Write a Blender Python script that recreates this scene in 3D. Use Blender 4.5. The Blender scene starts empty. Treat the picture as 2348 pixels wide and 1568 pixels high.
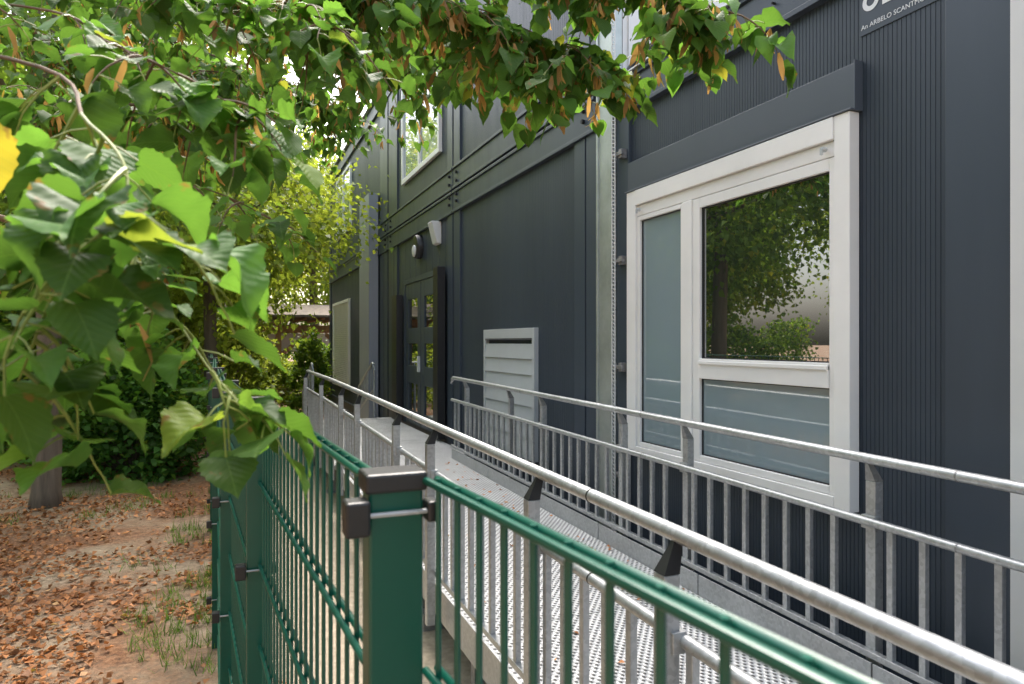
import bpy, math, random
import numpy as np
from mathutils import Vector, noise
random.seed(7); rng=np.random.default_rng(11)
E=1.62            # eye height; builder heights below are relative to the eye
G=-E              # ground level
scn=bpy.context.scene
def link(o): scn.collection.objects.link(o); return o
def empty(name):
    e=bpy.data.objects.new(name,None); e.empty_display_size=.2; return link(e)
# ------------------------------------------------------------------ materials
def newmat(name):
    m=bpy.data.materials.new(name); m.use_nodes=True
    nt=m.node_tree; b=nt.nodes['Principled BSDF']; return m,nt,b
def math_(nt,op,a,b=None,c=None):
    n=nt.nodes.new('ShaderNodeMath'); n.operation=op
    for i,v in enumerate((a,b,c)):
        if v is None: continue
        if isinstance(v,(int,float)): n.inputs[i].default_value=v
        else: nt.links.new(v,n.inputs[i])
    return n.outputs[0]
def ramp(nt,fac,stops):
    n=nt.nodes.new('ShaderNodeValToRGB'); nt.links.new(fac,n.inputs[0])
    el=n.color_ramp.elements
    while len(el)<len(stops): el.new(.5)
    for e,(p,c) in zip(el,stops):
        e.position=p; e.color=(*c,1) if len(c)==3 else c
    return n.outputs[0]
def mixc(nt,fac,a,b):
    n=nt.nodes.new('ShaderNodeMix'); n.data_type='RGBA'
    for i,v in ((0,fac),(6,a),(7,b)):
        if isinstance(v,(int,float)): n.inputs[i].default_value=v
        elif isinstance(v,tuple): n.inputs[i].default_value=(*v,1)
        else: nt.links.new(v,n.inputs[i])
    return n.outputs[2]
def noise_(nt,scale,detail=4,rough=.6,vec=None,dist=0):
    n=nt.nodes.new('ShaderNodeTexNoise'); n.inputs['Scale'].default_value=scale
    n.inputs['Detail'].default_value=detail; n.inputs['Roughness'].default_value=rough
    n.inputs['Distortion'].default_value=dist
    if vec is not None: nt.links.new(vec,n.inputs['Vector'])
    return n.outputs['Fac']
def objco(nt,sc=None):
    t=nt.nodes.new('ShaderNodeTexCoord'); o=t.outputs['Object']
    if sc:
        m=nt.nodes.new('ShaderNodeMapping'); m.inputs['Scale'].default_value=sc
        nt.links.new(o,m.inputs[0]); o=m.outputs[0]
    return o
def bump(nt,b,h,strength=.3,dist=.01):
    n=nt.nodes.new('ShaderNodeBump'); n.inputs['Strength'].default_value=strength
    n.inputs['Distance'].default_value=dist; nt.links.new(h,n.inputs['Height'])
    nt.links.new(n.outputs[0],b.inputs['Normal'])
def simple(name,col,rough=.5,metal=0,var=.15,scale=3,rv=.1,bs=0,streak=False,spec=None):
    m,nt,b=newmat(name)
    co=objco(nt,(1,1,.12) if streak else (1,1,1))
    f=noise_(nt,scale,5,.65,co)
    lo=tuple(c*(1-var) for c in col); hi=tuple(min(1,c*(1+var)) for c in col)
    nt.links.new(ramp(nt,f,[(.3,lo),(.7,hi)]),b.inputs['Base Color'])
    f2=noise_(nt,scale*6,4,.6,co)
    nt.links.new(math_(nt,'MULTIPLY_ADD',f2,2*rv,rough-rv),b.inputs['Roughness'])
    b.inputs['Metallic'].default_value=metal
    if spec is not None: b.inputs['Specular IOR Level'].default_value=spec
    if bs: bump(nt,b,f2,bs,.004)
    return m
M={}
M['clad']=simple('anthracite_cladding',(.037,.050,.068),.44,0,.16,1.3,.08,.03,True,.38)
M['clad2']=simple('anthracite_frame',(.047,.062,.083),.40,0,.14,1.5,.08,.02,True,.38)
M['cladl']=simple('shutter_box_paint',(.070,.085,.108),.4,0,.06,1.5,.05)
M['bluegrey']=simple('blue_grey_cover',(.30,.32,.38),.5,0,.06,1.0,.05,0,True,.3)
M['black']=simple('black_plastic',(.016,.016,.017),.42,0,.2,20,.08,.05)
M['dark']=simple('dark_recess',(.008,.009,.01),.7)
M['slot']=simple('shadow_gap',(.08,.085,.09),.7)
M['white']=simple('window_frame_white',(.78,.775,.76),.36,0,.05,2,.05)
M['panelw']=simple('pale_panel',(.6,.61,.61),.5,0,.05,1,.05)
M['vent']=simple('vent_grey',(.44,.47,.48),.42,0,.06,2,.05)
M['green']=simple('green_powder_coat',(.003,.078,.050),.30,0,.08,5,.04,.03,False,.5)
M['timber']=simple('larch_timber',(.34,.18,.085),.65,0,.3,6,.1,.2,True)
M['bark']=simple('bark',(.15,.12,.09),.9,0,.45,9,.05,1.0,True)
M['twig']=simple('twig',(.13,.075,.035),.7,0,.4,30,.05,.3)
M['twigg']=simple('petiole',(.24,.28,.06),.5,0,.3,30,.05)
M['letter']=simple('white_lettering',(.72,.74,.76),.5,0,.03)
M['roofg']=simple('roofing',(.12,.12,.12),.8,0,.2,3)
M['plaster']=simple('pale_plaster',(.62,.55,.48),.85,0,.08,.5)
def galv(name,base,rough,metal,sc=55,vw=.35):
    m,nt,b=newmat(name)
    co=objco(nt)
    v=nt.nodes.new('ShaderNodeTexVoronoi'); v.inputs['Scale'].default_value=sc; nt.links.new(co,v.inputs['Vector'])
    sep=nt.nodes.new('ShaderNodeSeparateColor'); nt.links.new(v.outputs['Color'],sep.inputs[0])
    f=noise_(nt,4,5,.6,co)
    mm=math_(nt,'ADD',math_(nt,'MULTIPLY',sep.outputs[0],vw),math_(nt,'MULTIPLY',f,1-vw))
    nt.links.new(ramp(nt,mm,[(.2,tuple(c*.68 for c in base)),(.75,tuple(c*1.12 for c in base))]),b.inputs['Base Color'])
    nt.links.new(math_(nt,'MULTIPLY_ADD',mm,.22,rough-.1),b.inputs['Roughness'])
    b.inputs['Metallic'].default_value=metal
    return m
M['galv']=galv('galvanised_steel',(.46,.475,.485),.40,.65,80,.3)
M['galvs']=galv('galvanised_sheet',(.46,.50,.48),.46,.7,30,.08)
M['galvd']=galv('dull_galvanised',(.30,.30,.30),.5,.6)
def glassm(name,base,rough,ior):
    m,nt,b=newmat(name)
    b.inputs['Base Color'].default_value=(*base,1); b.inputs['IOR'].default_value=ior
    b.inputs['Coat Weight'].default_value=.8; b.inputs['Coat Roughness'].default_value=.0
    b.inputs['Roughness'].default_value=rough
    f=noise_(nt,1.6,2,.5,objco(nt)); bump(nt,b,f,.04,.01); return m
M['glass']=glassm('window_glass',(.014,.02,.018),.01,3.6)
M['frost']=glassm('blind_behind_glass',(.24,.31,.34),.03,1.9)
def deckm():
    m,nt,b=newmat('punched_metal_deck')
    t=objco(nt); s=nt.nodes.new('ShaderNodeSeparateXYZ'); nt.links.new(t,s.inputs[0])
    k=2*math.pi/.034
    p=math_(nt,'MULTIPLY',math_(nt,'SINE',math_(nt,'MULTIPLY',s.outputs[0],k)),math_(nt,'SINE',math_(nt,'MULTIPLY',s.outputs[1],k*.8)))
    f=noise_(nt,3,6,.65,t)
    base=ramp(nt,f,[(.3,(.44,.45,.455)),(.7,(.62,.63,.635))])
    hole=ramp(nt,p,[(.22,(0,0,0)),(.42,(1,1,1))])
    nt.links.new(mixc(nt,hole,base,(.07,.07,.07)),b.inputs['Base Color'])
    b.inputs['Metallic'].default_value=.15; b.inputs['Roughness'].default_value=.45
    bump(nt,b,p,.6,.006); return m
M['deck']=deckm()
def leafm(name,base,trans,tf=.45,veins=True,yel=(.3,.3,.02)):
    m,nt,b=newmat(name)
    at=nt.nodes.new('ShaderNodeAttribute'); at.attribute_name='rnd'; r=at.outputs['Fac']
    c1=ramp(nt,r,[(0,tuple(c*.5 for c in base)),(.5,base),(.92,tuple(min(1,c*1.7) for c in base)),(1,yel)])
    c2=ramp(nt,r,[(0,tuple(c*.55 for c in trans)),(.6,trans),(.93,tuple(min(1,c*1.25) for c in trans)),(1,(.75,.6,.05))])
    if veins:
        uv=nt.nodes.new('ShaderNodeUVMap'); s=nt.nodes.new('ShaderNodeSeparateXYZ'); nt.links.new(uv.outputs[0],s.inputs[0])
        au=math_(nt,'ABSOLUTE',math_(nt,'SUBTRACT',s.outputs[0],.5))
        fr=math_(nt,'FRACT',math_(nt,'MULTIPLY',math_(nt,'SUBTRACT',s.outputs[1],math_(nt,'MULTIPLY',au,1.1)),6.5))
        tri=math_(nt,'ABSOLUTE',math_(nt,'SUBTRACT',fr,.5))
        side=math_(nt,'GREATER_THAN',tri,.46)
        mid=math_(nt,'LESS_THAN',au,.012)
        vn=math_(nt,'MAXIMUM',math_(nt,'MULTIPLY',side,.55),mid)
        blot=noise_(nt,60,4,.7,objco(nt))
        c1=mixc(nt,math_(nt,'MULTIPLY',blot,.3),c1,(.10,.16,.03))
        c1=mixc(nt,math_(nt,'MULTIPLY',vn,.5),c1,(.20,.32,.08))
        c2=mixc(nt,math_(nt,'MULTIPLY',vn,.4),c2,(.10,.22,.01))
        # dried margins and blotches
        edge=math_(nt,'MULTIPLY',math_(nt,'ADD',au,math_(nt,'MULTIPLY',s.outputs[1],.22)),1.0)
        sp=math_(nt,'ADD',noise_(nt,28,3,.7,objco(nt)),math_(nt,'MULTIPLY',edge,.22))
        spots=ramp(nt,sp,[(.70,(0,0,0)),(.76,(1,1,1))])
        c1=mixc(nt,math_(nt,'MULTIPLY',spots,.75),c1,(.24,.12,.035)); c2=mixc(nt,math_(nt,'MULTIPLY',spots,.75),c2,(.32,.16,.04))
        bump(nt,b,math_(nt,'SUBTRACT',tri,math_(nt,'MULTIPLY',mid,.4)),.35,.003)
    nt.links.new(c1,b.inputs['Base Color']); b.inputs['Roughness'].default_value=.5
    b.inputs['Specular IOR Level'].default_value=.22
    tr=nt.nodes.new('ShaderNodeBsdfTranslucent'); nt.links.new(c2,tr.inputs[0])
    mx=nt.nodes.new('ShaderNodeMixShader'); mx.inputs[0].default_value=tf
    nt.links.new(b.outputs[0],mx.inputs[1]); nt.links.new(tr.outputs[0],mx.inputs[2])
    nt.links.new(mx.outputs[0],nt.nodes['Material Output'].inputs[0]); return m
M['leaf']=leafm('linden_leaf',(.055,.135,.028),(.18,.37,.04),.44)
M['leafbg']=leafm('tree_leaf',(.08,.15,.03),(.30,.46,.04),.45,False)
M['leafyel']=leafm('bright_tree_leaf',(.14,.22,.03),(.48,.58,.055),.48,False)
M['leafdk']=leafm('shrub_leaf',(.065,.16,.03),(.20,.42,.04),.42,False,(.08,.2,.02))
M['bract']=leafm('seed_bract',(.40,.22,.08),(.70,.42,.12),.45,False,(.5,.4,.1))
M['dead']=leafm('dry_leaf',(.36,.155,.06),(.45,.18,.05),.15,False,(.46,.30,.15))
M['grass']=leafm('grass_blade',(.10,.20,.03),(.22,.36,.04),.4,False,(.2,.22,.06))
def groundm():
    m,nt,b=newmat('soil_with_litter')
    co=objco(nt)
    big=noise_(nt,.7,5,.6,co,.4); fine=noise_(nt,9,8,.75,co); lit=noise_(nt,24,3,.7,co)
    soil=ramp(nt,fine,[(.3,(.16,.115,.075)),(.5,(.33,.25,.165)),(.72,(.48,.38,.27))])
    li=ramp(nt,lit,[(.35,(.10,.05,.025)),(.55,(.28,.13,.06)),(.7,(.38,.23,.13))])
    c=mixc(nt,ramp(nt,big,[(.42,(0,0,0)),(.58,(1,1,1))]),li,soil)
    nt.links.new(c,b.inputs['Base Color']); b.inputs['Roughness'].default_value=.95
    bump(nt,b,math_(nt,'ADD',fine,math_(nt,'MULTIPLY',lit,.6)),.8,.03); return m
M['ground']=groundm()
M['sand']=simple('compacted_sand',(.42,.35,.26),.95,0,.25,18,.03,.7)

# ------------------------------------------------------------------ mesh builder
class MB:
    def __init__(s): s.v=[]; s.f=[]
    def box(s,x0,x1,y0,y1,z0,z1):
        n=len(s.v); s.v+=[(x,y,z) for x in (x0,x1) for y in (y0,y1) for z in (z0,z1)]
        s.f+=[tuple(n+i for i in q) for q in ((0,1,3,2),(4,6,7,5),(0,4,5,1),(2,3,7,6),(0,2,6,4),(1,5,7,3))]
        return s
    def hexa(s,p):
        n=len(s.v); s.v+=p
        s.f+=[tuple(n+i for i in q) for q in ((0,1,3,2),(4,6,7,5),(0,4,5,1),(2,3,7,6),(0,2,6,4),(1,5,7,3))]
    def slope(s,x0,x1,y0,y1,zf,h0,h1):
        s.hexa([(x,y,zf(y)+h) for x in (x0,x1) for y in (y0,y1) for h in (h0,h1)])
    def tube(s,pts,r,seg=10,cap=True):
        pts=[Vector(p) for p in pts]; rings=[]
        for i,p in enumerate(pts):
            d=(pts[min(i+1,len(pts)-1)]-pts[max(i-1,0)]).normalized()
            a=Vector((0,0,1)) if abs(d.z)<.9 else Vector((1,0,0))
            u=d.cross(a).normalized(); w=d.cross(u).normalized()
            rr=r[i] if isinstance(r,(list,tuple)) else r
            n=len(s.v); rings.append(n)
            for k in range(seg):
                t=2*math.pi*k/seg; q=p+(u*math.cos(t)+w*math.sin(t))*rr; s.v.append(tuple(q))
        for a,b in zip(rings[:-1],rings[1:]):
            for k in range(seg): s.f.append((a+k,a+(k+1)%seg,b+(k+1)%seg,b+k))
        if cap:
            s.f.append(tuple(rings[0]+k for k in range(seg))[::-1]); s.f.append(tuple(rings[-1]+k for k in range(seg)))
        return s
    def ribs(s,y0,y1,z0,z1,X,pitch=.02,w=.004,dep=.003):
        prof=[(y0,X)]; y=y0+pitch*.5
        while y+w<y1-.002:
            prof+=[(y,X),(y+w*.25,X+dep),(y+w*.75,X+dep),(y+w,X)]; y+=pitch
        prof.append((y1,X)); n=len(s.v)
        for (yy,xx) in prof: s.v+=[(xx,yy,z0),(xx,yy,z1)]
        for i in range(len(prof)-1):
            a=n+2*i; s.f.append((a,a+1,a+3,a+2))
        return s
    def obj(s,name,mat,parent=None,bev=0,smooth=False):
        me=bpy.data.meshes.new(name); me.from_pydata([(x,y,z+E) for x,y,z in s.v],[],s.f); me.update()
        me.materials.append(M[mat] if isinstance(mat,str) else mat)
        o=link(bpy.data.objects.new(name,me)); o.parent=parent
        if bev:
            b=o.modifiers.new('bevel','BEVEL'); b.width=bev; b.segments=2; b.limit_method='ANGLE'
        if smooth:
            for p in me.polygons: p.use_smooth=True
            if hasattr(me,'set_sharp_from_angle'): me.set_sharp_from_angle(angle=math.radians(45))
        return o
# ------------------------------------------------------------------ building
B=empty('modular_office_building')
XF=2.5
mb=MB(); mb.box(2.53,8,-4,4.08,G,1.77); mb.box(2.53,8,4.2,18.7,G,4.4); mb.obj('core_walls','clad',B)
mb=MB()
mb.ribs(1.74,3.93,-1.36,1.55,XF,.0205,.0036,.0024)
mb.ribs(-4,1.44,-1.36,1.55,XF,.0205,.0036,.0024)
mb.ribs(4.71,7.56,-1.36,1.55,XF,.033,.0045,.0028)
mb.ribs(4.71,7.56,2.09,4.12,XF,.033,.0045,.0028)
mb.ribs(12.1,18.45,-1.36,4.12,XF,.05,.008,.003)
mb.ribs(8.04,10.76,2.09,4.12,XF,.04,.006,.003)
mb.ribs(8.04,10.76,-1.36,1.55,XF,.3,.008,.003)
mb.obj('ribbed_cladding','clad',B)
mb=MB()
def dbl(y0,y1,z0,z1,x=2.462):
    mb.box(x+.012,2.53,y0,y1,z0+.03,z1-.03); mb.box(x-.004,2.53,y0,y1,z0,z0+.028); mb.box(x-.004,2.53,y0,y1,z1-.028,z1)
dbl(-4,4.08,1.54,1.785); dbl(4.38,7.80,1.54,1.80); dbl(7.83,11.4,1.54,1.80); dbl(11.45,18.7,1.54,1.80)
dbl(4.22,7.80,1.825,2.09); dbl(7.83,11.4,1.825,2.09); dbl(11.45,18.7,1.825,2.09)
dbl(4.22,7.80,4.12,4.4); dbl(7.83,11.4,4.12,4.4); dbl(11.45,18.7,4.12,4.4)
dbl(-4,4.08,G+.06,-1.36); dbl(4.38,11.4,G+.06,-1.36); dbl(12.1,18.7,G+.06,-1.36)
for a,b in ((3.93,4.085),(1.505,1.74),(4.365,4.52),(4.54,4.71),(7.56,7.79),(7.84,8.04),(10.76,10.98),(11.0,11.38),(11.47,11.75),(11.77,12.1),(18.45,18.7)):
    mb.box(2.476,2.53,a,b,-1.358,1.538)
for a,b in ((4.22,4.45),(4.47,4.71),(7.56,7.79),(7.84,8.04),(10.76,11.38),(11.47,12.1),(18.45,18.7)):
    mb.box(2.476,2.53,a,b,2.092,4.118)
mb.obj('steel_frame','clad2',B,.003)
mb=MB(); mb.box(2.49,2.53,7.79,7.84,G+.1,4.39); mb.box(2.49,2.53,11.38,11.47,G+.1,4.39); mb.box(2.49,2.528,4.24,18.6,1.80,1.825)
for y in (7.66,7.94,11.2,11.6,4.55):
    for z in (1.66,1.74,1.9,2.0): mb.tube([(2.452,y,z),(2.48,y,z)],.017,12)
for y in (1.0,2.6,3.9): mb.tube([(2.455,y,1.66),(2.48,y,1.66)],.006,8)
mb.obj('frame_joints','dark',B)
mb=MB(); mb.box(2.44,2.56,-4,4.09,1.787,1.80); mb.box(2.42,8,4.1,18.75,4.402,4.43); mb.obj('roof_edge_trim','galv',B,.002)
mb=MB(); mb.box(2.57,8,-4,4.09,1.772,1.783); mb.obj('roof_covering','roofg',B)
mb=MB(); mb.box(2.56,8,4.14,4.195,1.79,4.395)
for i in range(18): mb.box(2.6+i*.3,2.615+i*.3,4.125,4.14,1.8,4.39)
mb.obj('end_wall_panel','white',B)
mb=MB(); mb.box(2.445,2.53,4.10,4.29,G+.02,4.3); mb.box(2.435,2.45,4.275,4.30,G+.02,4.3); mb.obj('galvanised_cover_channel','galvs',B,.003)
mb=MB(); mb.box(2.412,2.418,4.000,4.007,-1.4,4.2); mb.box(2.412,2.418,4.038,4.045,-1.4,4.2)
z=-1.39
while z<4.18:
    mb.hexa([(2.413,4.007,z),(2.413,4.007,z+.006),(2.413,4.038,z+.012),(2.413,4.038,z+.018),(2.417,4.007,z),(2.417,4.007,z+.006),(2.417,4.038,z+.012),(2.417,4.038,z+.018)]); z+=.026
mb.obj('perforated_cable_rail','panelw',B)
mb=MB()
for z in (1.27,.55,-.17,-.9):
    mb.box(2.43,2.475,3.95,3.985,z-.03,z+.03); mb.box(2.42,2.44,3.93,4.0,z-.012,z+.012); mb.box(2.42,2.475,4.0,4.05,z-.012,z+.012)
mb.obj('rail_brackets','galvd',B,.002)
mb=MB(); mb.box(2.46,2.53,1.447,1.50,G+.1,1.6); mb.obj('white_corner_strip','panelw',B,.002)
mb=MB(); mb.box(2.3,2.47,12.2,13.15,G,2.66); mb.obj('drainpipe_cover','bluegrey',B,.006)
mb=MB(); mb.tube([(2.54+.03*i,4.0-.05*i,1.84+.13*math.sin(i*.39)) for i in range(9)],[.05 if i%2 else .043 for i in range(9)],12); mb.obj('flexible_hose','black',B,0,True)
# window --------------------------------------------------------
def window_main():
    mb=MB(); X0,X1=2.438,2.496
    y0,y1,z0,z1=2.132,3.895,-.73,.985
    mb.box(X0,X1,y0,2.215,z0,z1); mb.box(X0,X1,3.79,y1,z0,z1)
    mb.box(X0,X1,2.216,3.789,z0,-.675); mb.box(X0-.006,X1,2.216,3.789,.885,z1-.001)
    mb.box(X0+.012,X1,2.216,3.789,.815,.883)
    mb.box(X0+.004,X1,3.215,3.30,-.674,.813)
    mb.obj('window_frame','white',B,.004)
    mb=MB(); X0+=.012
    mb.box(X0,X1,2.217,2.25,-.673,.812); mb.box(X0,X1,3.15,3.213,-.673,.812)
    mb.box(X0,X1,2.251,3.149,.757,.812); mb.box(X0-.008,X1,2.251,3.149,-.205,-.093)
    mb.box(X0-.016,X1,2.251,3.149,-.125,-.105)
    mb.box(X0,X1,2.251,3.149,-.673,-.637)
    mb.box(X0,X1,3.302,3.325,-.673,.812); mb.box(X0,X1,3.755,3.788,-.673,.812)
    mb.box(X0,X1,3.326,3.754,.785,.812); mb.box(X0,X1,3.326,3.754,-.673,-.645)
    mb.obj('window_sashes','white',B,.003)
    mb=MB(); mb.box(2.474,2.49,2.249,3.151,-.095,.758); mb.obj('window_glass','glass',B)
    mb=MB(); mb.box(2.474,2.49,2.249,3.151,-.638,-.204); mb.box(2.474,2.49,3.324,3.756,-.646,.786); mb.obj('frosted_panes','frost',B)
    mb=MB()
    for (a,b,c,d) in ((2.25,3.15,-.093,.757),(2.25,3.15,-.637,-.205),(3.325,3.755,-.645,.785)):
        t=.006; x0,x1=2.466,2.475
        mb.box(x0,x1,a,a+t,c,d);mb.box(x0,x1,b-t,b,c,d);mb.box(x0,x1,a+t,b-t,c,c+t);mb.box(x0,x1,a+t,b-t,d-t,d)
    mb.obj('glazing_gaskets','black',B)
    mb=MB()
    mb.box(2.458,2.5,2.122,3.91,.992,1.19); mb.box(2.452,2.5,2.118,2.124,.985,1.2); mb.box(2.43,2.5,2.12,3.91,.986,.994)
    mb.obj('roller_shutter_box','cladl',B,.002)
    mb=MB()
    for y in (2.26,3.74):
        mb.tube([(2.415,y,.85),(2.44,y,.85)],.010,12); mb.box(2.41,2.42,y-.005,y+.005,.825,.85)
    mb.obj('shutter_stops','vent',B)
window_main()
def win(y0,y1,z0,z1,kind):
    mb=MB(); t=.07; x0,x1=2.45,2.496
    mb.box(x0,x1,y0,y0+t,z0,z1);mb.box(x0,x1,y1-t,y1,z0,z1);mb.box(x0,x1,y0+t,y1-t,z0,z0+t);mb.box(x0,x1,y0+t,y1-t,z1-t,z1)
    if kind=='g':
        mb.box(x0+.004,x1,(y0+y1)/2-.04,(y0+y1)/2+.04,z0+t,z1-t)
        g=MB(); g.box(2.478,2.494,y0+t-.002,y1-t+.002,z0+t-.002,z1-t+.002); g.obj('upper_window_glass','frost',B)
    else:
        z=z0+t
        while z<z1-t-.02: mb.hexa([(x0+.03,y0+t,z),(x0+.018,y0+t,z+.04),(x0+.03,y1-t,z),(x0+.018,y1-t,z+.04),(x1,y0+t,z),(x1,y0+t,z+.04),(x1,y1-t,z),(x1,y1-t,z+.04)]); z+=.045
    mb.obj('shuttered_window' if kind!='g' else 'upper_window','white',B,.003)
win(8.33,10.36,2.41,3.95,'g'); win(15.2,17.3,2.5,3.95,'g'); win(15.4,17.9,-1.06,.97,'s')
mb=MB(); mb.box(2.4955,2.499,1.745,2.128,1.305,1.535); mb.obj('sign_panel','clad2',B)
cu=bpy.data.curves.new('lettering','FONT'); cu.body='An ARBELO SCANTMOR Company'; cu.size=.0285; cu.extrude=.0004
t=link(bpy.data.objects.new('lettering',cu)); t.location=(2.4945,2.122,1.328+E); t.rotation_euler=(math.pi/2,0,-math.pi/2); cu.materials.append(M['letter']); t.parent=B
mb=MB()
def disc(y,z,r,r2=0,x0=2.4935,x1=2.495,seg=28):
    n=len(mb.v)
    for k in range(seg):
        a=2*math.pi*k/seg
        mb.v+= [(x0,y+r*math.cos(a),z+r*math.sin(a)),(x0,y+r2*math.cos(a),z+r2*math.sin(a))]
    for k in range(seg):
        a=n+2*k; b=n+2*((k+1)%seg); mb.f.append((a,b,b+1,a+1))
disc(2.075,1.435,.04,.02); mb.box(2.4935,2.495,1.96,2.02,1.395,1.48)
mb.obj('plain_mark','letter',B)
# vent
mb=MB(); y0,y1,z0,z1=5.42,6.7,-1.05,.125; x0=2.455
mb.box(x0,2.499,y0,y0+.05,z0,z1);mb.box(x0,2.499,y1-.05,y1,z0,z1);mb.box(x0,2.499,y0+.05,y1-.05,z1-.09,z1);mb.box(x0,2.499,y0+.05,y1-.05,z0,z0+.05)
z=z0+.05
while z<z1-.2:
    mb.hexa([(x0-.002,y0+.05,z),(x0+.012,y0+.05,z+.138),(x0-.002,y1-.05,z),(x0+.012,y1-.05,z+.138),(2.499,y0+.05,z),(2.499,y0+.05,z+.138),(2.499,y1-.05,z),(2.499,y1-.05,z+.138)]); z+=.141
mb.obj('ventilation_louvre','vent',B,.003)
mb=MB(); mb.box(2.453,2.47,y0+.06,y1-.06,z1-.104,z1-.092); mb.obj('vent_slot','slot',B)
# double door
mb=MB()
mb.box(2.455,2.5,8.30,8.36,-1.2,.93);mb.box(2.455,2.5,10.16,10.22,-1.2,.93);mb.box(2.455,2.5,8.36,10.16,.86,.93)
for a,b in ((8.37,9.25),(9.27,10.15)):
    mb.box(2.465,2.5,a,a+.17,-1.19,.855);mb.box(2.465,2.5,b-.17,b,-1.19,.855)
    for c,d in ((.63,.855),(-.02,.2),(-.6,-.34),(-1.19,-1.0)): mb.box(2.466,2.5,a+.17,b-.17,c,d)
mb.obj('double_door','clad2',B,.003)
mb=MB()
for a,b in ((8.5,9.12),(9.4,10.02)):
    for c,d in ((.2,.63),(-.34,-.02),(-1.0,-.6)): mb.box(2.482,2.495,a,b,c,d)
mb.obj('door_glass','glass',B)
mb=MB(); mb.box(2.36,2.46,8.08,8.28,-1.2,.93); mb.box(2.36,2.46,10.3,10.62,-1.2,.72); mb.obj('door_side_guards','black',B,.004)
mb=MB(); mb.box(2.43,2.466,9.29,9.34,-.42,-.2); mb.tube([(2.42,9.3,-.28),(2.42,9.46,-.28)],.012,8); mb.obj('door_handle','panelw',B,.004)
def lathe(mb,cx,y,z,prof,seg=20,sy=1,sz=1):
    rings=[]
    for (x,r) in prof:
        n=len(mb.v); rings.append(n)
        for k in range(seg):
            a=2*math.pi*k/seg; mb.v.append((cx-x,y+r*sy*math.cos(a),z+r*sz*math.sin(a)))
    for a,b in zip(rings[:-1],rings[1:]):
        for k in range(seg): mb.f.append((a+k,b+k,b+(k+1)%seg,a+(k+1)%seg))
    mb.f.append(tuple(rings[-1]+k for k in range(seg)))
mb=MB(); lathe(mb,2.5,9.4,1.34,[(0,.17),(.06,.17),(.085,.155),(.09,.12)]); mb.obj('bulkhead_lamp_housing','black',B,0,True)
mb=MB(); lathe(mb,2.41,9.4,1.28,[(0,.085),(.015,.08),(.025,.05),(.03,.01)]); mb.obj('bulkhead_lamp_lens','panelw',B,0,True)
mb=MB(); mb.hexa([(2.44,8.38,1.26),(2.37,8.38,1.54),(2.44,8.58,1.26),(2.37,8.58,1.54),(2.5,8.36,1.25),(2.5,8.36,1.54),(2.5,8.60,1.25),(2.5,8.60,1.54)]); mb.obj('wedge_wall_lamp','panelw',B,.012,True)

# ------------------------------------------------------------------ ramp
RZ=lambda y: -.38-.0105*(7-y) if y<7 else -.38
DZ=lambda y: RZ(y)-.84
R=empty('access_ramp')
mb=MB(); ys=[-2.2,-1.2,-.2,.8,1.8,2.8,3.8,4.8,5.8,6.9]
for a,b in zip(ys[:-1],ys[1:]): mb.slope(1.0,2.165,a+.003,b-.003,DZ,-.035,0)
mb.obj('deck_plates','deck',R)
mb=MB(); mb.slope(.965,2.42,6.905,8.3,DZ,-.04,0); mb.slope(.965,2.42,8.31,11,DZ,-.04,0); mb.obj('landing_plates','deck',R)
mb=MB()
for a,b in zip(ys[:-1],ys[1:]):
    mb.slope(2.168,2.174,a+.004,b-.004,DZ,-.14,.10); mb.slope(.985,.998,a,b,DZ,-.15,.01)
mb.slope(.95,.962,6.91,9.4,DZ,-.15,.06); mb.slope(.94,.97,6.9,9.3,RZ,-.78,-.74)
mb.box(.97,1.45,6.86,6.9,-1.26,-1.19)
mb.obj('edge_beams','galv',R,.001)
mb=MB()
for y in (-.5,1.0,2.0,2.9,3.9,5.0,6.0,7.5,9.2):
    for x in (1.02,2.1):
        mb.box(x,x+.05,y,y+.05,G+.02,DZ(y)-.05); mb.box(x-.05,x+.1,y-.05,y+.1,G,G+.02)
    mb.box(1.0,2.16,y+.005,y+.045,DZ(y)-.1,DZ(y)-.05)
for y in (-.5,2.0,3.9,6.0): mb.box(1.0,1.12,y-.2,y-.1,G,G+.1)
mb.obj('support_legs','galvd',R,.002)
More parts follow.
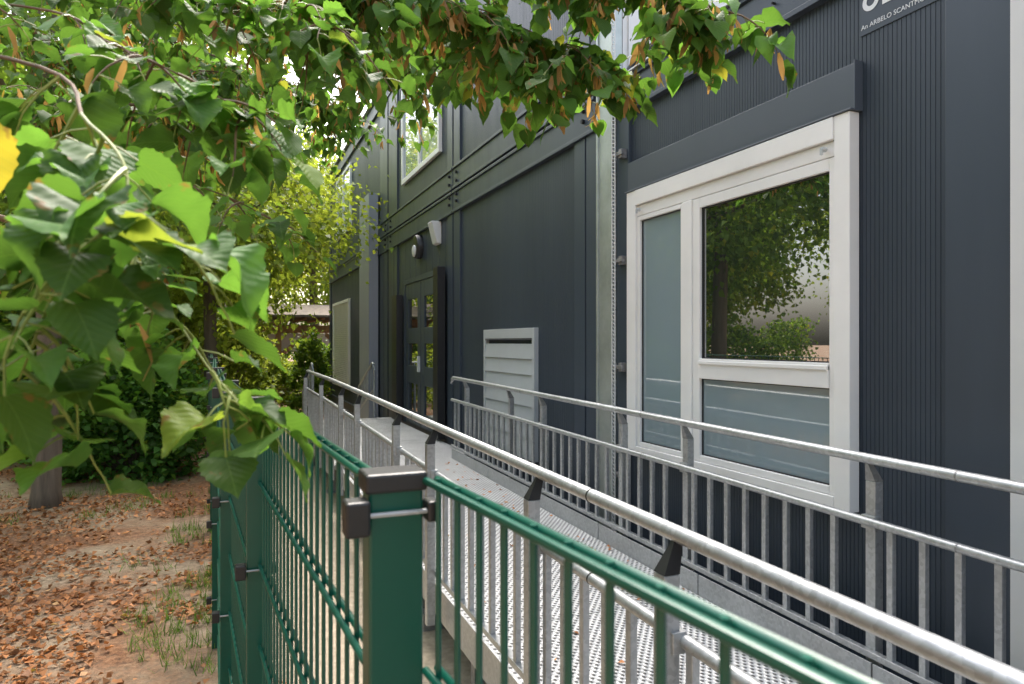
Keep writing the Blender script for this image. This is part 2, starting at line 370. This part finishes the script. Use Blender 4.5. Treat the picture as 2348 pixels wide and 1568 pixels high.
def railing(name,X,y0,y1,posts,joints,inner):
    R=empty(name)
    L=[y0]+[y for y in (7.0,) if y0<y<y1]+[y1]
    P=lambda dz,off=0:[(X+off,y,RZ(y)+dz) for y in L]
    mb=MB(); pts=P(0); pts=[(X,y0,RZ(y0)-.06),(X,y0+.02,RZ(y0)-.015)]+[(X,y0+.06,RZ(y0+.06))]+pts[1:-1]+[(X,y1-.06,RZ(y1)),(X,y1-.02,RZ(y1)-.015),(X,y1,RZ(y1)-.06)]
    mb.tube(pts,.0195,16); mb.tube(P(-.235),.0165,14)
    mb.obj('handrails','galv',R,0,True)
    mb=MB()
    for a,b in zip(L[:-1],L[1:]): mb.slope(X-.014,X+.014,a,b,lambda y:RZ(y),-.735,-.71)
    y=y0+.07
    while y<y1-.04:
        if min(abs(y-p) for p in posts)>.05: mb.box(X-.011,X+.011,y-.012,y+.012,RZ(y)-.712,RZ(y)-.24)
        y+=.125
    for p in posts:
        px=X-inner*.03; mb.box(px-.021,px+.021,p-.021,p+.021,DZ(p)-.14,RZ(p)-.085)
        mb.box(min(px,X)-.004,max(px,X)+.004,p-.03,p+.03,RZ(p)-.262,RZ(p)-.212)
    mb.obj('posts_and_balusters','galv',R,.0025)
    mb=MB()
    for p in posts:
        px=X-inner*.03; z0,z1=RZ(p)-.084,RZ(p)-.012
        mb.hexa([(px-.021,p-.021,z0),(X-.012,p-.005,z1),(px-.021,p+.021,z0),(X-.012,p+.005,z1),(px+.021,p-.021,z0),(X+.012,p-.005,z1),(px+.021,p+.021,z0),(X+.012,p+.005,z1)])
    for j in joints:
        mb.tube([(X,j-.003,RZ(j)),(X,j+.003,RZ(j))],.0205,16); mb.tube([(X,j-.003,RZ(j)-.235),(X,j+.003,RZ(j)-.235)],.0175,16)
    mb.obj('brackets_and_joints','galvd' if inner<0 else 'black',R,0)
railing('ramp_railing',2.2,-2.2,6.98,(-.5,.7,1.84,2.96,3.6,4.75,5.4,6.57),(1.5,3.34,5.1),-1)
railing('ramp_railing',.95,-2.2,9.32,(-.6,.58,1.30,2.05,3.28,4.03,5.37,6.2,7.6,9.25),(1.7,3.7,5.8),1)
S=empty('stair_handrail')
mb=MB()
for x in (2.15,1.2):
    mb.tube([(x,10.95,-1.2),(x,10.95,-.45),(x,11.0,-.36),(x,11.1,-.34),(x,12.3,-.78),(x,12.4,-.85),(x,12.4,-1.6)],.02,12)
    mb.tube([(x,10.95,-.75),(x,12.4,-1.25)],.014,10)
    for k in range(4): mb.tube([(x,11.2+.28*k,-.4-.1*k),(x,11.2+.28*k,-.8-.1*k)],.01,8)
mb.obj('tubes','galv',S,0,True)

# ------------------------------------------------------------------ green mesh fence
FT=-.142
def fence(name,pts,posts,lod=0,top=FT,step=.05):
    F=empty(name); mb=MB(); r=.004 if not lod else .006; seg=8 if not lod else 4
    for (a,b) in pts:
        a=Vector((a[0],a[1],0)); b=Vector((b[0],b[1],0)); d=(b-a); L=d.length; d.normalize(); n=Vector((-d.y,d.x,0))
        z=top-.004
        zs=[]
        while z>G+.04: zs.append(z); z-=.2
        for z in zs:
            for s in ((-1,1) if not lod else (0,)):
                o=n*(.0068*s); mb.tube([(a.x+o.x,a.y+o.y,z),(b.x+o.x,b.y+o.y,z)],r*1.08,seg)
        k=0.02
        while k<L:
            p=a+d*k; mb.tube([(p.x,p.y,G+.03),(p.x,p.y,top+.001)],r*.8,6 if not lod else 3); k+=step
    mb.obj('wire_panels','green',F,0,not lod)
    mb=MB(); cb=MB(); st=MB()
    for (x,y) in posts:
        w=.0285; d=.02
        mb.box(x-w,x+w,y-d,y+d,G,top-.008)
        cb.box(x-w-.004,x+w+.004,y-d-.004,y+d+.004,top-.014,top+.006)
        if lod: continue
        for z in (-.178,-.56,-.96,-1.36):
            cb.box(x-w-.026,x-w-.001,y-d-.016,y-d+.012,z-.018,z+.018)
            cb.box(x+w+.001,x+w+.014,y-d-.014,y-d+.010,z-.010,z+.012)
            st.tube([(x-w-.004,y-d-.009,z+.002),(x+w+.006,y-d-.009,z+.002)],.0028,8)
    mb.obj('posts','green',F,.003 if not lod else 0); cb.obj('caps_and_clamps','black',F,.003 if not lod else 0)
    if not lod: st.obj('clamp_bolts','galv',F,0,True)
FP=[(.161,.721),(.068,1.81),(.0,2.62),(-.055,3.95),(-.12,6.4),(-.2,8.9)]
pn=[((.198,.70),(.26,.0)),((.26,0),(.44,-1.75))]
for a,b in zip(FP[:-1],FP[1:]): pn.append(((a[0]-.018,a[1]+.02),(b[0]+.008,b[1]-.03)))
fence('green_mesh_fence',pn,FP+[(.45,-1.77)])
fence('green_mesh_fence',[((-9,24.5),(3.5,22.5))],[(-9+2.5*i,24.5-.4*i) for i in range(6)],1,-.45,.1)

# ------------------------------------------------------------------ ground
def plane(name,x0,x1,y0,y1,z,mat,n=1):
    mb=MB(); mb.v=[(x0,y0,z),(x1,y0,z),(x1,y1,z),(x0,y1,z)]; mb.f=[(0,1,2,3)]; return mb.obj(name,mat)
plane('ground',-250,250,-250,250,G,'ground')
plane('sand_path',.12,2.6,-6,14,G+.006,'sand')

# ------------------------------------------------------------------ leaf meshes
def leaf_template(rows,cols,serr=.0):
    V=[0,.04,.11,.22,.36,.5,.64,.77,.87,1.0]
    VE=[-.01,-.05,-.02,.10,.26,.42,.58,.73,.85,1.0]
    W=[.03,.20,.36,.455,.49,.47,.39,.25,.10,0]
    t=np.linspace(0,9,rows); v=np.interp(t,range(10),V); ve=np.interp(t,range(10),VE); w=np.interp(t,range(10),W)
    s=np.linspace(-1,1,cols); P=[];UV=[]
    for i in range(rows):
        for sj in s:
            ww=w[i]*(1+(serr if i%2 else -serr)*(abs(sj)>.99)); x=sj*ww; a=abs(sj)
            y=v[i]+(ve[i]-v[i])*a; z=abs(x)*.32-.34*(y-.2)**2+.04*math.sin(y*13+sj)*a
            P.append((x,y,z)); UV.append((x+.5,y))
    F=[]
    for i in range(rows-1):
        for j in range(cols-1):
            a=i*cols+j; F.append((a,a+1,a+cols+1,a+cols))
    return np.array(P),np.array(F),np.array(UV)
T_hi=leaf_template(21,5,.045); T_mid=leaf_template(8,3)
T_lo=(np.array([(0,0,0),(.42,.42,.13),(0,1,-.12),(-.42,.42,.13)]),np.array([(0,1,2,3)]),np.array([(.5,0),(.9,.4),(.5,1),(.1,.4)]))
T_br=(np.array([(-.04,0,0),(.04,0,0),(-.11,.3,.05),(.11,.3,.03),(-.11,.7,.02),(.11,.7,.05),(-.03,1,-.12),(.03,1,-.12)]),np.array([(0,1,3,2),(2,3,5,4),(4,5,7,6)]),np.array([(0,0),(1,0),(0,.3),(1,.3),(0,.7),(1,.7),(0,1),(1,1)]))
T_gr=(np.array([(-.03,0,0),(.03,0,0),(-.02,.5,.05),(.02,.5,.05),(0,1,.3)]),np.array([(0,1,3,2),(2,3,4,4)]),np.array([(0,0),(1,0),(0,.5),(1,.5),(.5,1)]))
def nrm(a): return a/np.maximum(np.linalg.norm(a,axis=1,keepdims=True),1e-9)
def leafmesh(name,T,pos,dirs,nor,size,mat,rnd=None,smooth=True,parent=None,make=True):
    P,F,UV=T; L=len(pos); pos=np.array(pos,float); d=nrm(np.array(dirs,float)); n=np.array(nor,float)
    n=n-(n*d).sum(1,keepdims=True)*d; n=nrm(n); r=np.cross(d,n); size=np.array(size).reshape(-1,1,1)
    zc=rng.uniform(.2,2.0,(L,1,1)); wx=rng.uniform(.82,1.12,(L,1,1))
    v=pos[:,None,:]+size*(P[None,:,0:1]*wx*r[:,None,:]+P[None,:,1:2]*d[:,None,:]+P[None,:,2:3]*zc*n[:,None,:])
    k=len(P); v=v.reshape(-1,3); v[:,2]+=E
    tri=F.shape[1]; faces=(F[None]+np.arange(L)[:,None,None]*k).reshape(-1,tri)
    me=bpy.data.meshes.new(name)
    if T is T_gr:
        me.from_pydata(v.tolist(),[],[tuple(dict.fromkeys(q)) for q in faces.tolist()])
    else:
        me.vertices.add(len(v)); me.vertices.foreach_set('co',v.ravel())
        me.loops.add(faces.size); me.loops.foreach_set('vertex_index',faces.ravel())
        me.polygons.add(len(faces)); me.polygons.foreach_set('loop_start',np.arange(0,faces.size,tri))
        me.polygons.foreach_set('loop_total',np.full(len(faces),tri))
        uvl=me.uv_layers.new(name='UVMap'); uv=UV[F.ravel()]; uvl.data.foreach_set('uv',np.tile(uv,(L,1)).ravel())
    if rnd is None: rnd=rng.uniform(0,1,L)**1.1*.985
    at=me.attributes.new('rnd','FLOAT','POINT'); at.data.foreach_set('value',np.repeat(rnd,k).astype(np.float32))
    me.update(calc_edges=True); me.validate()
    if smooth: me.polygons.foreach_set('use_smooth',np.ones(len(me.polygons),bool))
    me.materials.append(M[mat])
    if not make: return me
    o=link(bpy.data.objects.new(name,me)); o.parent=parent; return o
# ------------------------------------------------------------------ overhanging linden
LT=empty('linden_tree'); TX,TY=-2.4,3.0
def cat(pts,n=10):
    P=[Vector(p) for p in pts]; P=[P[0]*2-P[1]]+P+[P[-1]*2-P[-2]]; out=[]
    for i in range(1,len(P)-2):
        for k in range(n):
            t=k/n; a,b,c,d=P[i-1:i+3]
            out.append(.5*((2*b)+(c-a)*t+(2*a-5*b+4*c-d)*t*t+(3*b-a-3*c+d)*t**3))
    out.append(P[-2]); return out
tr=MB(); tr.tube([(TX,TY,G-.1),(TX,TY,G+.1),(TX+.03,TY,-.6),(TX,TY+.05,.6),(TX+.05,TY,1.6),(TX,TY,2.8),(TX+.1,TY+.1,4.2)],[.27,.22,.18,.16,.14,.11,.05],14)
BR=[
 ('A',[(-.34,1.15,.40),(-.13,.80,.22),(-.085,.70,.13),(-.131,.69,.06),(-.19,.80,-.04)],14,.11,(.05,.08),0),
 ('B',[(-.40,1.47,.60),(-.15,1.138,.43),(-.03,1.128,.38),(.04,1.133,.34)],18,.13,(.042,.065),0),
 ('C',[(-.24,1.05,.26),(-.09,.86,.08),(-.022,.80,-.025),(.020,.77,-.075)],7,.045,(.045,.06),0),
 ('D',[(-.40,1.495,.38),(-.05,1.503,.31),(.10,1.526,.25)],7,.10,(.035,.05),0),
 ('E',[(-.62,2.42,1.30),(-.027,1.96,1.0),(.398,1.783,.93),(.757,1.743,.87),(.925,1.673,.77)],80,.24,(.045,.072),1),
 ('F',[(.324,2.03,1.258),(.757,1.743,1.10),(1.035,1.519,.93),(1.20,1.395,.84)],40,.18,(.045,.072),1),
 ('G',[(-.424,3.64,1.85),(.33,3.33,1.58),(.80,3.131,1.36)],85,.4,(.05,.08),1),
 ('H',[(-.86,5.23,2.2),(.1,4.79,1.80),(.60,4.5,1.55)],90,.48,(.055,.085),1),
 ('I',[(-.68,2.66,.80),(-.227,2.476,.76),(.0,2.33,.72)],40,.24,(.045,.07),1),
 ('J',[(-.68,2.66,.4),(-.42,2.3,.286),(-.26,2.09,.26)],22,.22,(.045,.07),1),
 ('K',[(-1.05,4.11,1.6),(-.438,3.754,1.35),(.0,3.51,1.28)],75,.38,(.05,.08),1),
 ('L',[(-.465,1.816,.87),(-.145,1.576,.74),(.13,1.456,.68),(.20,1.407,.63)],36,.16,(.042,.065),0),
 ('M',[(.258,2.6,1.38),(.673,2.319,1.17),(.83,2.149,1.03)],44,.26,(.045,.07),1),
 ('N',[(-.7,2.2,1.25),(-.1,2.3,1.2),(.5,2.2,1.22)],60,.3,(.05,.075),1),
 ('O',[(-1.0,4.6,2.6),(-.2,4.2,2.5),(.7,3.8,2.35),(1.2,3.2,2.1)],70,.45,(.05,.08),1),
]
tw=MB(); pet=MB(); grn=MB()
LP={0:[],1:[]}; BP=[]
for (nm,pts,nt_,tl,sz,lod) in BR:
    p0=pts[0]; start=(TX+.08,TY,p0[2]*.7+.35); midp=((TX+p0[0])/2-.1,(TY+p0[1])/2,max(p0[2],.5)*.9+.25)
    path=cat([start,midp]+pts,8); n=len(path)
    if lod==0: tr_r=[.028 if i==0 else max(.0012,.0045*(1-i/n)**1.6+.0004) for i in range(n)]
    else: tr_r=[.022*(1-i/n)**1.4+.0024 for i in range(n)]
    tw.tube(path[:24],tr_r[:24],7)
    (grn if nm in 'AC' else tw).tube(path[23:],tr_r[23:],7)
    vis=path[16:]
    for k in range(nt_):
        i=min(len(vis)-2,int((k+random.random())/nt_*(len(vis)-1)))
        b=vis[i].lerp(vis[i+1],random.random()); along=(vis[i+1]-vis[i]).normalized()
        az=random.uniform(0,2*math.pi)
        d=(Vector((math.cos(az),math.sin(az),random.uniform(-.5,.35)))+along*.5).normalized()
        ln=tl*random.uniform(.5,1.2); p=b.copy(); tp=[p.copy()]; m=6
        if lod==0 and nm in 'AC': d=(d+Vector((.0,.3,0))).normalized()
        for q in range(m):
            d=(d+Vector((0,0,-.16))+Vector((random.uniform(-.12,.12),random.uniform(-.12,.12),0))).normalized()
            p=p+d*(ln/m); tp.append(p.copy())
            cnt=1 if lod==0 else 2
            for c in range(cnt):
                a2=random.uniform(0,2*math.pi)
                out=Vector((math.cos(a2),math.sin(a2),random.uniform(-.4,.1))).normalized()
                if q==m-1: out=(d+out*.3).normalized()
                pl=random.uniform(.02,.04); lb=p+out*pl
                lb.z-=.008
                dr=math.radians(random.uniform(-5,60) if lod==0 else random.uniform(5,80)); h=Vector((out.x,out.y,0)).normalized()
                ld=h*math.cos(dr)+Vector((0,0,-math.sin(dr)))
                nn=h*math.sin(dr)+Vector((0,0,math.cos(dr)))+Vector((random.uniform(-.5,.5),random.uniform(-.5,.5),random.uniform(-.2,.2)))
                s=random.uniform(*sz)*(.7 if random.random()<.25 else 1)
                if lb.length<.42: continue
                LP[lod].append((lb,ld,nn,s))
                pet.tube([p,(p+lb)/2+Vector((0,0,.003)),lb],.0010,4,False)
            if random.random()<(.8 if lod else .07) and (p.length>.8):
                o=Vector((random.uniform(-.03,.03),random.uniform(-.03,.03),-.01))
                for _ in range(random.choice((1,2,3)) if lod else 1):
                    BP.append((p+o,Vector((random.uniform(-.5,.5),random.uniform(-.5,.5),-1)),Vector((random.uniform(-1,1),random.uniform(-1,1),.2)),random.uniform(.035,.065)))
        (grn if nm in 'AC' else tw).tube(tp,[.0020*(1-j/(m+1))+.0007 for j in range(m+1)],5,False)
tr.obj('trunk','bark',LT,0,True); tw.obj('branches','twig',LT,0,True); pet.obj('petioles','twigg',LT,0,True); grn.obj('young_shoots','twigg',LT,0,True)
for lod,T in ((0,T_hi),(1,T_mid)):
    A=LP[lod]; rr=None
    if lod==0:
        A.append((Vector((-.215,.74,.19)),Vector((.3,.1,-.9)),Vector((.3,-1,.3)),.07)); rr=rng.uniform(0,1,len(A))*.96; rr[-1]=1.0
    leafmesh('leaves' if lod==0 else 'leaves_outer',T,[a[0] for a in A],[a[1] for a in A],[a[2] for a in A],[a[3] for a in A],'leaf',rr,parent=LT)
leafmesh('seed_bracts',T_br,[a[0] for a in BP],[a[1] for a in BP],[a[2] for a in BP],[a[3] for a in BP],'bract',parent=LT)
# ------------------------------------------------------------------ trees behind
def crown(name,rx,rz,cz,ncl,nl,ls,mat,seed,cr=.42,low=0):
    r=np.random.default_rng(seed); C=[]
    while len(C)<ncl:
        p=r.uniform(-1,1,3); q=np.linalg.norm(p)
        if q>1 or q<.35: continue
        nz=noise.noise(Vector(p*2.2+seed)); 
        if q>.78+nz*.5: continue
        C.append(p)
    C=np.array(C)*[rx,rx,rz]+[0,0,cz]
    csz=r.uniform(.6,1.35,ncl)
    pos=np.repeat(C,nl,0)+r.normal(0,1,(ncl*nl,3))*np.repeat(csz,nl)[:,None]*cr*[1,1,.65]
    out=nrm(pos-[0,0,cz-rz*.3]); dirs=out*.6+r.normal(0,.6,pos.shape)+[0,0,-.5]; nor=out*.5+[0,0,.9]+r.normal(0,.5,pos.shape)
    br=np.repeat(r.uniform(-.3,.25,ncl),nl); rnd=np.clip(r.uniform(.1,.85,len(pos))+br,0,.97)
    return leafmesh(name,T_lo,pos,dirs,nor,r.uniform(ls*.7,ls*1.25,len(pos)),mat,rnd,False,make=False),C
def trunkm(C,cz,h,r0,seed):
    r=random.Random(seed); mb=MB()
    mb.tube([(0,0,G-.1),(0,0,G+.15),(.04,.03,G+1.2),(-.03,.05,cz-.6),(.05,0,cz+.6),(0,0,h*.8)],[r0*1.35,r0,r0*.85,r0*.7,r0*.45,r0*.1],10)
    for c in r.sample(list(map(tuple,C)),min(22,len(C))):
        b=Vector((0,0,r.uniform(min(cz-1,c[2]),cz+.2))); c=Vector(c); m=(b+c)/2+Vector((0,0,-.15))
        mb.tube([b,m,c],[r0*.32,r0*.18,.012],6,False)
    me=bpy.data.meshes.new('trunk'); me.from_pydata([(x,y,z+E) for x,y,z in mb.v],[],mb.f); me.materials.append(M['bark'])
    for p in me.polygons: p.use_smooth=True
    return me
kinds=[]
for i,(rx,rz,cz,ncl,nl,ls,mat) in enumerate([(2.3,2.1,2.6,110,120,.095,'leafbg'),(2.3,2.5,2.5,140,130,.10,'leafyel'),(3.3,3.6,4.0,150,110,.15,'leafbg'),(3.6,4.2,4.4,160,110,.15,'leafyel')]):
    me,C=crown('crown',rx,rz,cz,ncl,nl,ls,mat,5+i,.40 if i<2 else .5); kinds.append((me,trunkm(C,cz,cz+rz,.13 if i<2 else .2,i)))
PL=[(0,-1.67,8.0,0,1),(1,-.25,12.0,1,.95),(1,-1.2,16.5,3,1.1),(2,-4.5,12.8,2,.85),(3,-2.5,21,3,1),(3,-7.5,16,5,.95),(3,-8.5,9,1,.8),(2,-1.5,30,2,1.1),(3,3.0,27,0,1.0),
    (2,-11,22,4,1.1),(2,-5,27,5,1.2),(3,-14,14,2,.9),(2,-12,4,3,.8),(2,8,40,1,1.3),(3,-9,34,2,1.3),(2,1,44,4,1.4),(2,-9,-1,3,1),(3,-7,-6,1,1),(2,-18,28,1,1.2),(2,-20,18,2,1.0)]
for k,x,y,rz,s in PL:
    e=empty('deciduous_tree'); e.location=(x,y,0)
    for nm,me in zip(('crown','trunk'),kinds[k]):
        o=link(bpy.data.objects.new(nm,me)); o.parent=e
    e.rotation_euler=(0,0,rz*1.05+.3); e.scale=(s,s,s)
def shrub(x,y,rx,h,n,ls,mat,seed,name='shrub'):
    r=np.random.default_rng(seed); ncl=max(8,n//60)
    th=r.uniform(0,2*np.pi,ncl); ph=r.uniform(0,1,ncl); rr=r.uniform(.55,1,ncl)
    C=np.stack([np.cos(th)*rx*rr*np.sqrt(1-ph**2*.8),np.sin(th)*rx*rr*np.sqrt(1-ph**2*.8),G+.12+ph*h*.9],1)
    pos=np.repeat(C,60,0)+r.normal(0,.13*rx/.9,(ncl*60,3)); pos[:,2]=np.maximum(pos[:,2],G+.03)
    out=nrm(pos-[0,0,G]); dirs=out*.7+r.normal(0,.5,pos.shape)+[0,0,-.2]; nor=out*.6+[0,0,.9]+r.normal(0,.4,pos.shape)
    e=empty(name); e.location=(x,y,0)
    leafmesh('foliage',T_lo,pos,dirs,nor,r.uniform(ls*.7,ls*1.3,len(pos)),mat,None,False,e)
    mb=MB()
    for i in range(0,ncl,4): mb.tube([(C[i][0]*.1,C[i][1]*.1,G-.02),(C[i][0]*.5,C[i][1]*.5,(C[i][2]+G)/2+.1),tuple(C[i])],[.015,.01,.004],5,False)
    mb.obj('stems','bark',e,0,True)
shrub(-1.1,9.7,.95,1.5,9000,.085,'leafdk',1); shrub(-2.0,11.8,1.2,2.6,9000,.10,'leafbg',2); shrub(-3.4,12.8,1.3,2.3,7000,.11,'leafdk',3)
shrub(.0,14.6,.8,2.1,7000,.09,'leafyel',4); shrub(-.9,13.4,.8,2.5,7000,.09,'leafyel',8); shrub(.9,17.5,.6,1.3,3500,.09,'leafyel',9); shrub(1.75,16.6,.45,1.9,3000,.09,'leafbg',10)
shrub(-.9,18.0,1.1,2.2,7000,.11,'leafyel',5); shrub(2.6,19.0,.8,1.4,4000,.10,'leafbg',6); shrub(-5.2,15,1.6,2.2,6000,.13,'leafbg',7)
r=np.random.default_rng(4); n=26000
hx=r.uniform(-24,14,n); pos=np.stack([hx,27+r.normal(0,.5,n)-.05*hx,G+r.uniform(0,1,n)**.8*(2.4+.5*np.sin(hx*1.3)+.3*np.sin(hx*3.1))],1)
leafmesh('hedge',T_lo,pos,r.normal(0,1,(n,3))+[0,-.3,-.3],r.normal(0,.5,(n,3))+[0,-.6,.8],r.uniform(.13,.24,n),'leafbg',None,False)
# ------------------------------------------------------------------ timber shelter
P=empty('timber_shelter'); mb=MB()
for x,y in ((1.3,20.5),(3.4,20.5),(-.9,20.5),(1.3,23.5),(3.4,23.5),(-.9,23.5)): mb.box(x-.08,x+.08,y-.08,y+.08,G,.3)
for y in (20.5,23.5): mb.box(-1.4,4.2,y-.07,y+.07,.3,.48)
for x in (-.9,1.3,3.4):
    mb.box(x-.06,x+.06,20,24,.50,.64)
    for s in (-1,1):
        mb.hexa([(x+s*.06,20.44,-.45),(x+s*.06,20.44,-.3),(x+s*.06,20.56,-.45),(x+s*.06,20.56,-.3),(x+s*.8,20.44,.16),(x+s*.8,20.44,.3),(x+s*.8,20.56,.16),(x+s*.8,20.56,.3)])
for i in range(12): mb.box(-1.4+.48*i,-1.33+.48*i,19.9,24.1,.64,.70)
mb.obj('timber_frame','timber',P,.004)
mb=MB(); mb.hexa([(-1.6,19.8,.70),(-1.6,19.8,.76),(-1.6,22,1.1),(-1.6,22,1.16),(4.4,19.8,.70),(4.4,19.8,.76),(4.4,22,1.1),(4.4,22,1.16)])
mb.hexa([(-1.6,22.01,1.1),(-1.6,22.01,1.16),(-1.6,24.2,.70),(-1.6,24.2,.76),(4.4,22.01,1.1),(4.4,22.01,1.16),(4.4,24.2,.70),(4.4,24.2,.76)]); mb.obj('roof','bark',P)
mb=MB(); mb.box(-.8,3.3,23.4,23.46,-.3,.28); mb.obj('boards','panelw',P)
H=empty('distant_house'); mb=MB(); mb.box(-34,-8,52,62,G,7); mb.obj('walls','plaster',H)
mb=MB(); mb.hexa([(-35,51,7),(-33,56,11),(-35,63,7),(-33,58,11),(-7,51,7),(-9,56,11),(-7,63,7),(-9,58,11)]); mb.obj('roof','roofg',H)
mb=MB()
for i in range(9):
    for z in (-.3,3): mb.box(-32.5+i*2.8,-31.2+i*2.8,51.93,51.99,z,z+1.6)
mb.obj('windows','glass',H)
# ------------------------------------------------------------------ litter & grass
pos=[];
while len(pos)<18000:
    y=1.5+random.random()**1.6*13; x=random.uniform(-.30*y-1.2,.25) if y>3 else random.uniform(-2.2,.2)
    q=noise.noise(Vector((x*.9,y*.9,3.3)))+.5*noise.noise(Vector((x*3,y*3,1)))
    if random.random()>.38+q*1.9: continue
    pos.append((x,y,G+.008+random.random()*.018))
n=len(pos)
leafmesh('fallen_leaves',T_lo,pos,rng.normal(0,1,(n,3))*[1,1,.22],rng.normal(0,.35,(n,3))+[0,0,1],rng.uniform(.02,.055,n),'dead',None,False)
pos=[]
for _ in range(190):
    y=random.uniform(.6,6.6)**1.0; x=random.uniform(1.03,2.1); 
    if random.random()<.6: x=random.uniform(1.8,2.14)
    pos.append((x,y,DZ(y)+.006))
n=len(pos); leafmesh('leaves_on_ramp',T_lo,pos,rng.normal(0,1,(n,3))*[1,1,.15],rng.normal(0,.3,(n,3))+[0,0,1],rng.uniform(.015,.045,n),'dead',rng.uniform(.4,.99,n),False)
pos=[];dr=[]
while len(pos)<5200:
    y=2+random.random()*7; x=random.uniform(-.3*y-.5,.12)
    q=noise.noise(Vector((x*1.7+9,y*1.7,7)))+(.30 if x>-.45 else 0)
    if q<.27 or random.random()<.4: continue
    nb=random.randint(4,12); sp=random.uniform(.01,.035)
    for _ in range(nb):
        pos.append((x+random.gauss(0,sp),y+random.gauss(0,sp),G)); b=random.uniform(0,6.28); dr.append((math.cos(b)*.9,math.sin(b)*.9,random.uniform(.3,1.3)))
n=len(pos); leafmesh('grass',T_gr,pos,dr,[(-d[0],-d[1],.4) for d in dr],rng.uniform(.04,.11,n),'grass',None,False)
# ------------------------------------------------------------------ light
w=bpy.data.worlds.new('World'); scn.world=w; w.use_nodes=True; nt=w.node_tree; bg=nt.nodes['Background']
sky=nt.nodes.new('ShaderNodeTexSky'); sky.sky_type='NISHITA'; sky.sun_disc=False
SE,SA=math.radians(56),math.radians(20)
sky.sun_elevation=SE; sky.sun_rotation=SA; sky.dust_density=6; sky.air_density=1.2; sky.ozone_density=.8
hs=nt.nodes.new('ShaderNodeHueSaturation'); hs.inputs['Saturation'].default_value=.6; hs.inputs['Value'].default_value=3.9
nt.links.new(sky.outputs[0],hs.inputs['Color']); nt.links.new(hs.outputs[0],bg.inputs[0]); bg.inputs[1].default_value=.15
sd=bpy.data.lights.new('sun','SUN'); sd.energy=2.7; sd.angle=math.radians(16); sd.color=(1,.95,.88)
so=link(bpy.data.objects.new('sun',sd)); dv=Vector((math.sin(SA)*math.cos(SE),math.cos(SA)*math.cos(SE),math.sin(SE)))
so.rotation_euler=dv.to_track_quat('Z','Y').to_euler(); so.location=(0,0,20)
scn.view_settings.view_transform='Standard'; scn.view_settings.look='None'; scn.view_settings.exposure=0
cd=bpy.data.cameras.new('camera'); cd.sensor_width=36; cd.lens=24; cd.clip_start=.02; cd.clip_end=1000
cd.dof.use_dof=True; cd.dof.focus_distance=3.0; cd.dof.aperture_fstop=8
co=link(bpy.data.objects.new('camera',cd)); co.location=(0,0,E); co.rotation_euler=(math.pi/2,0,-math.radians(22.52)); scn.camera=co
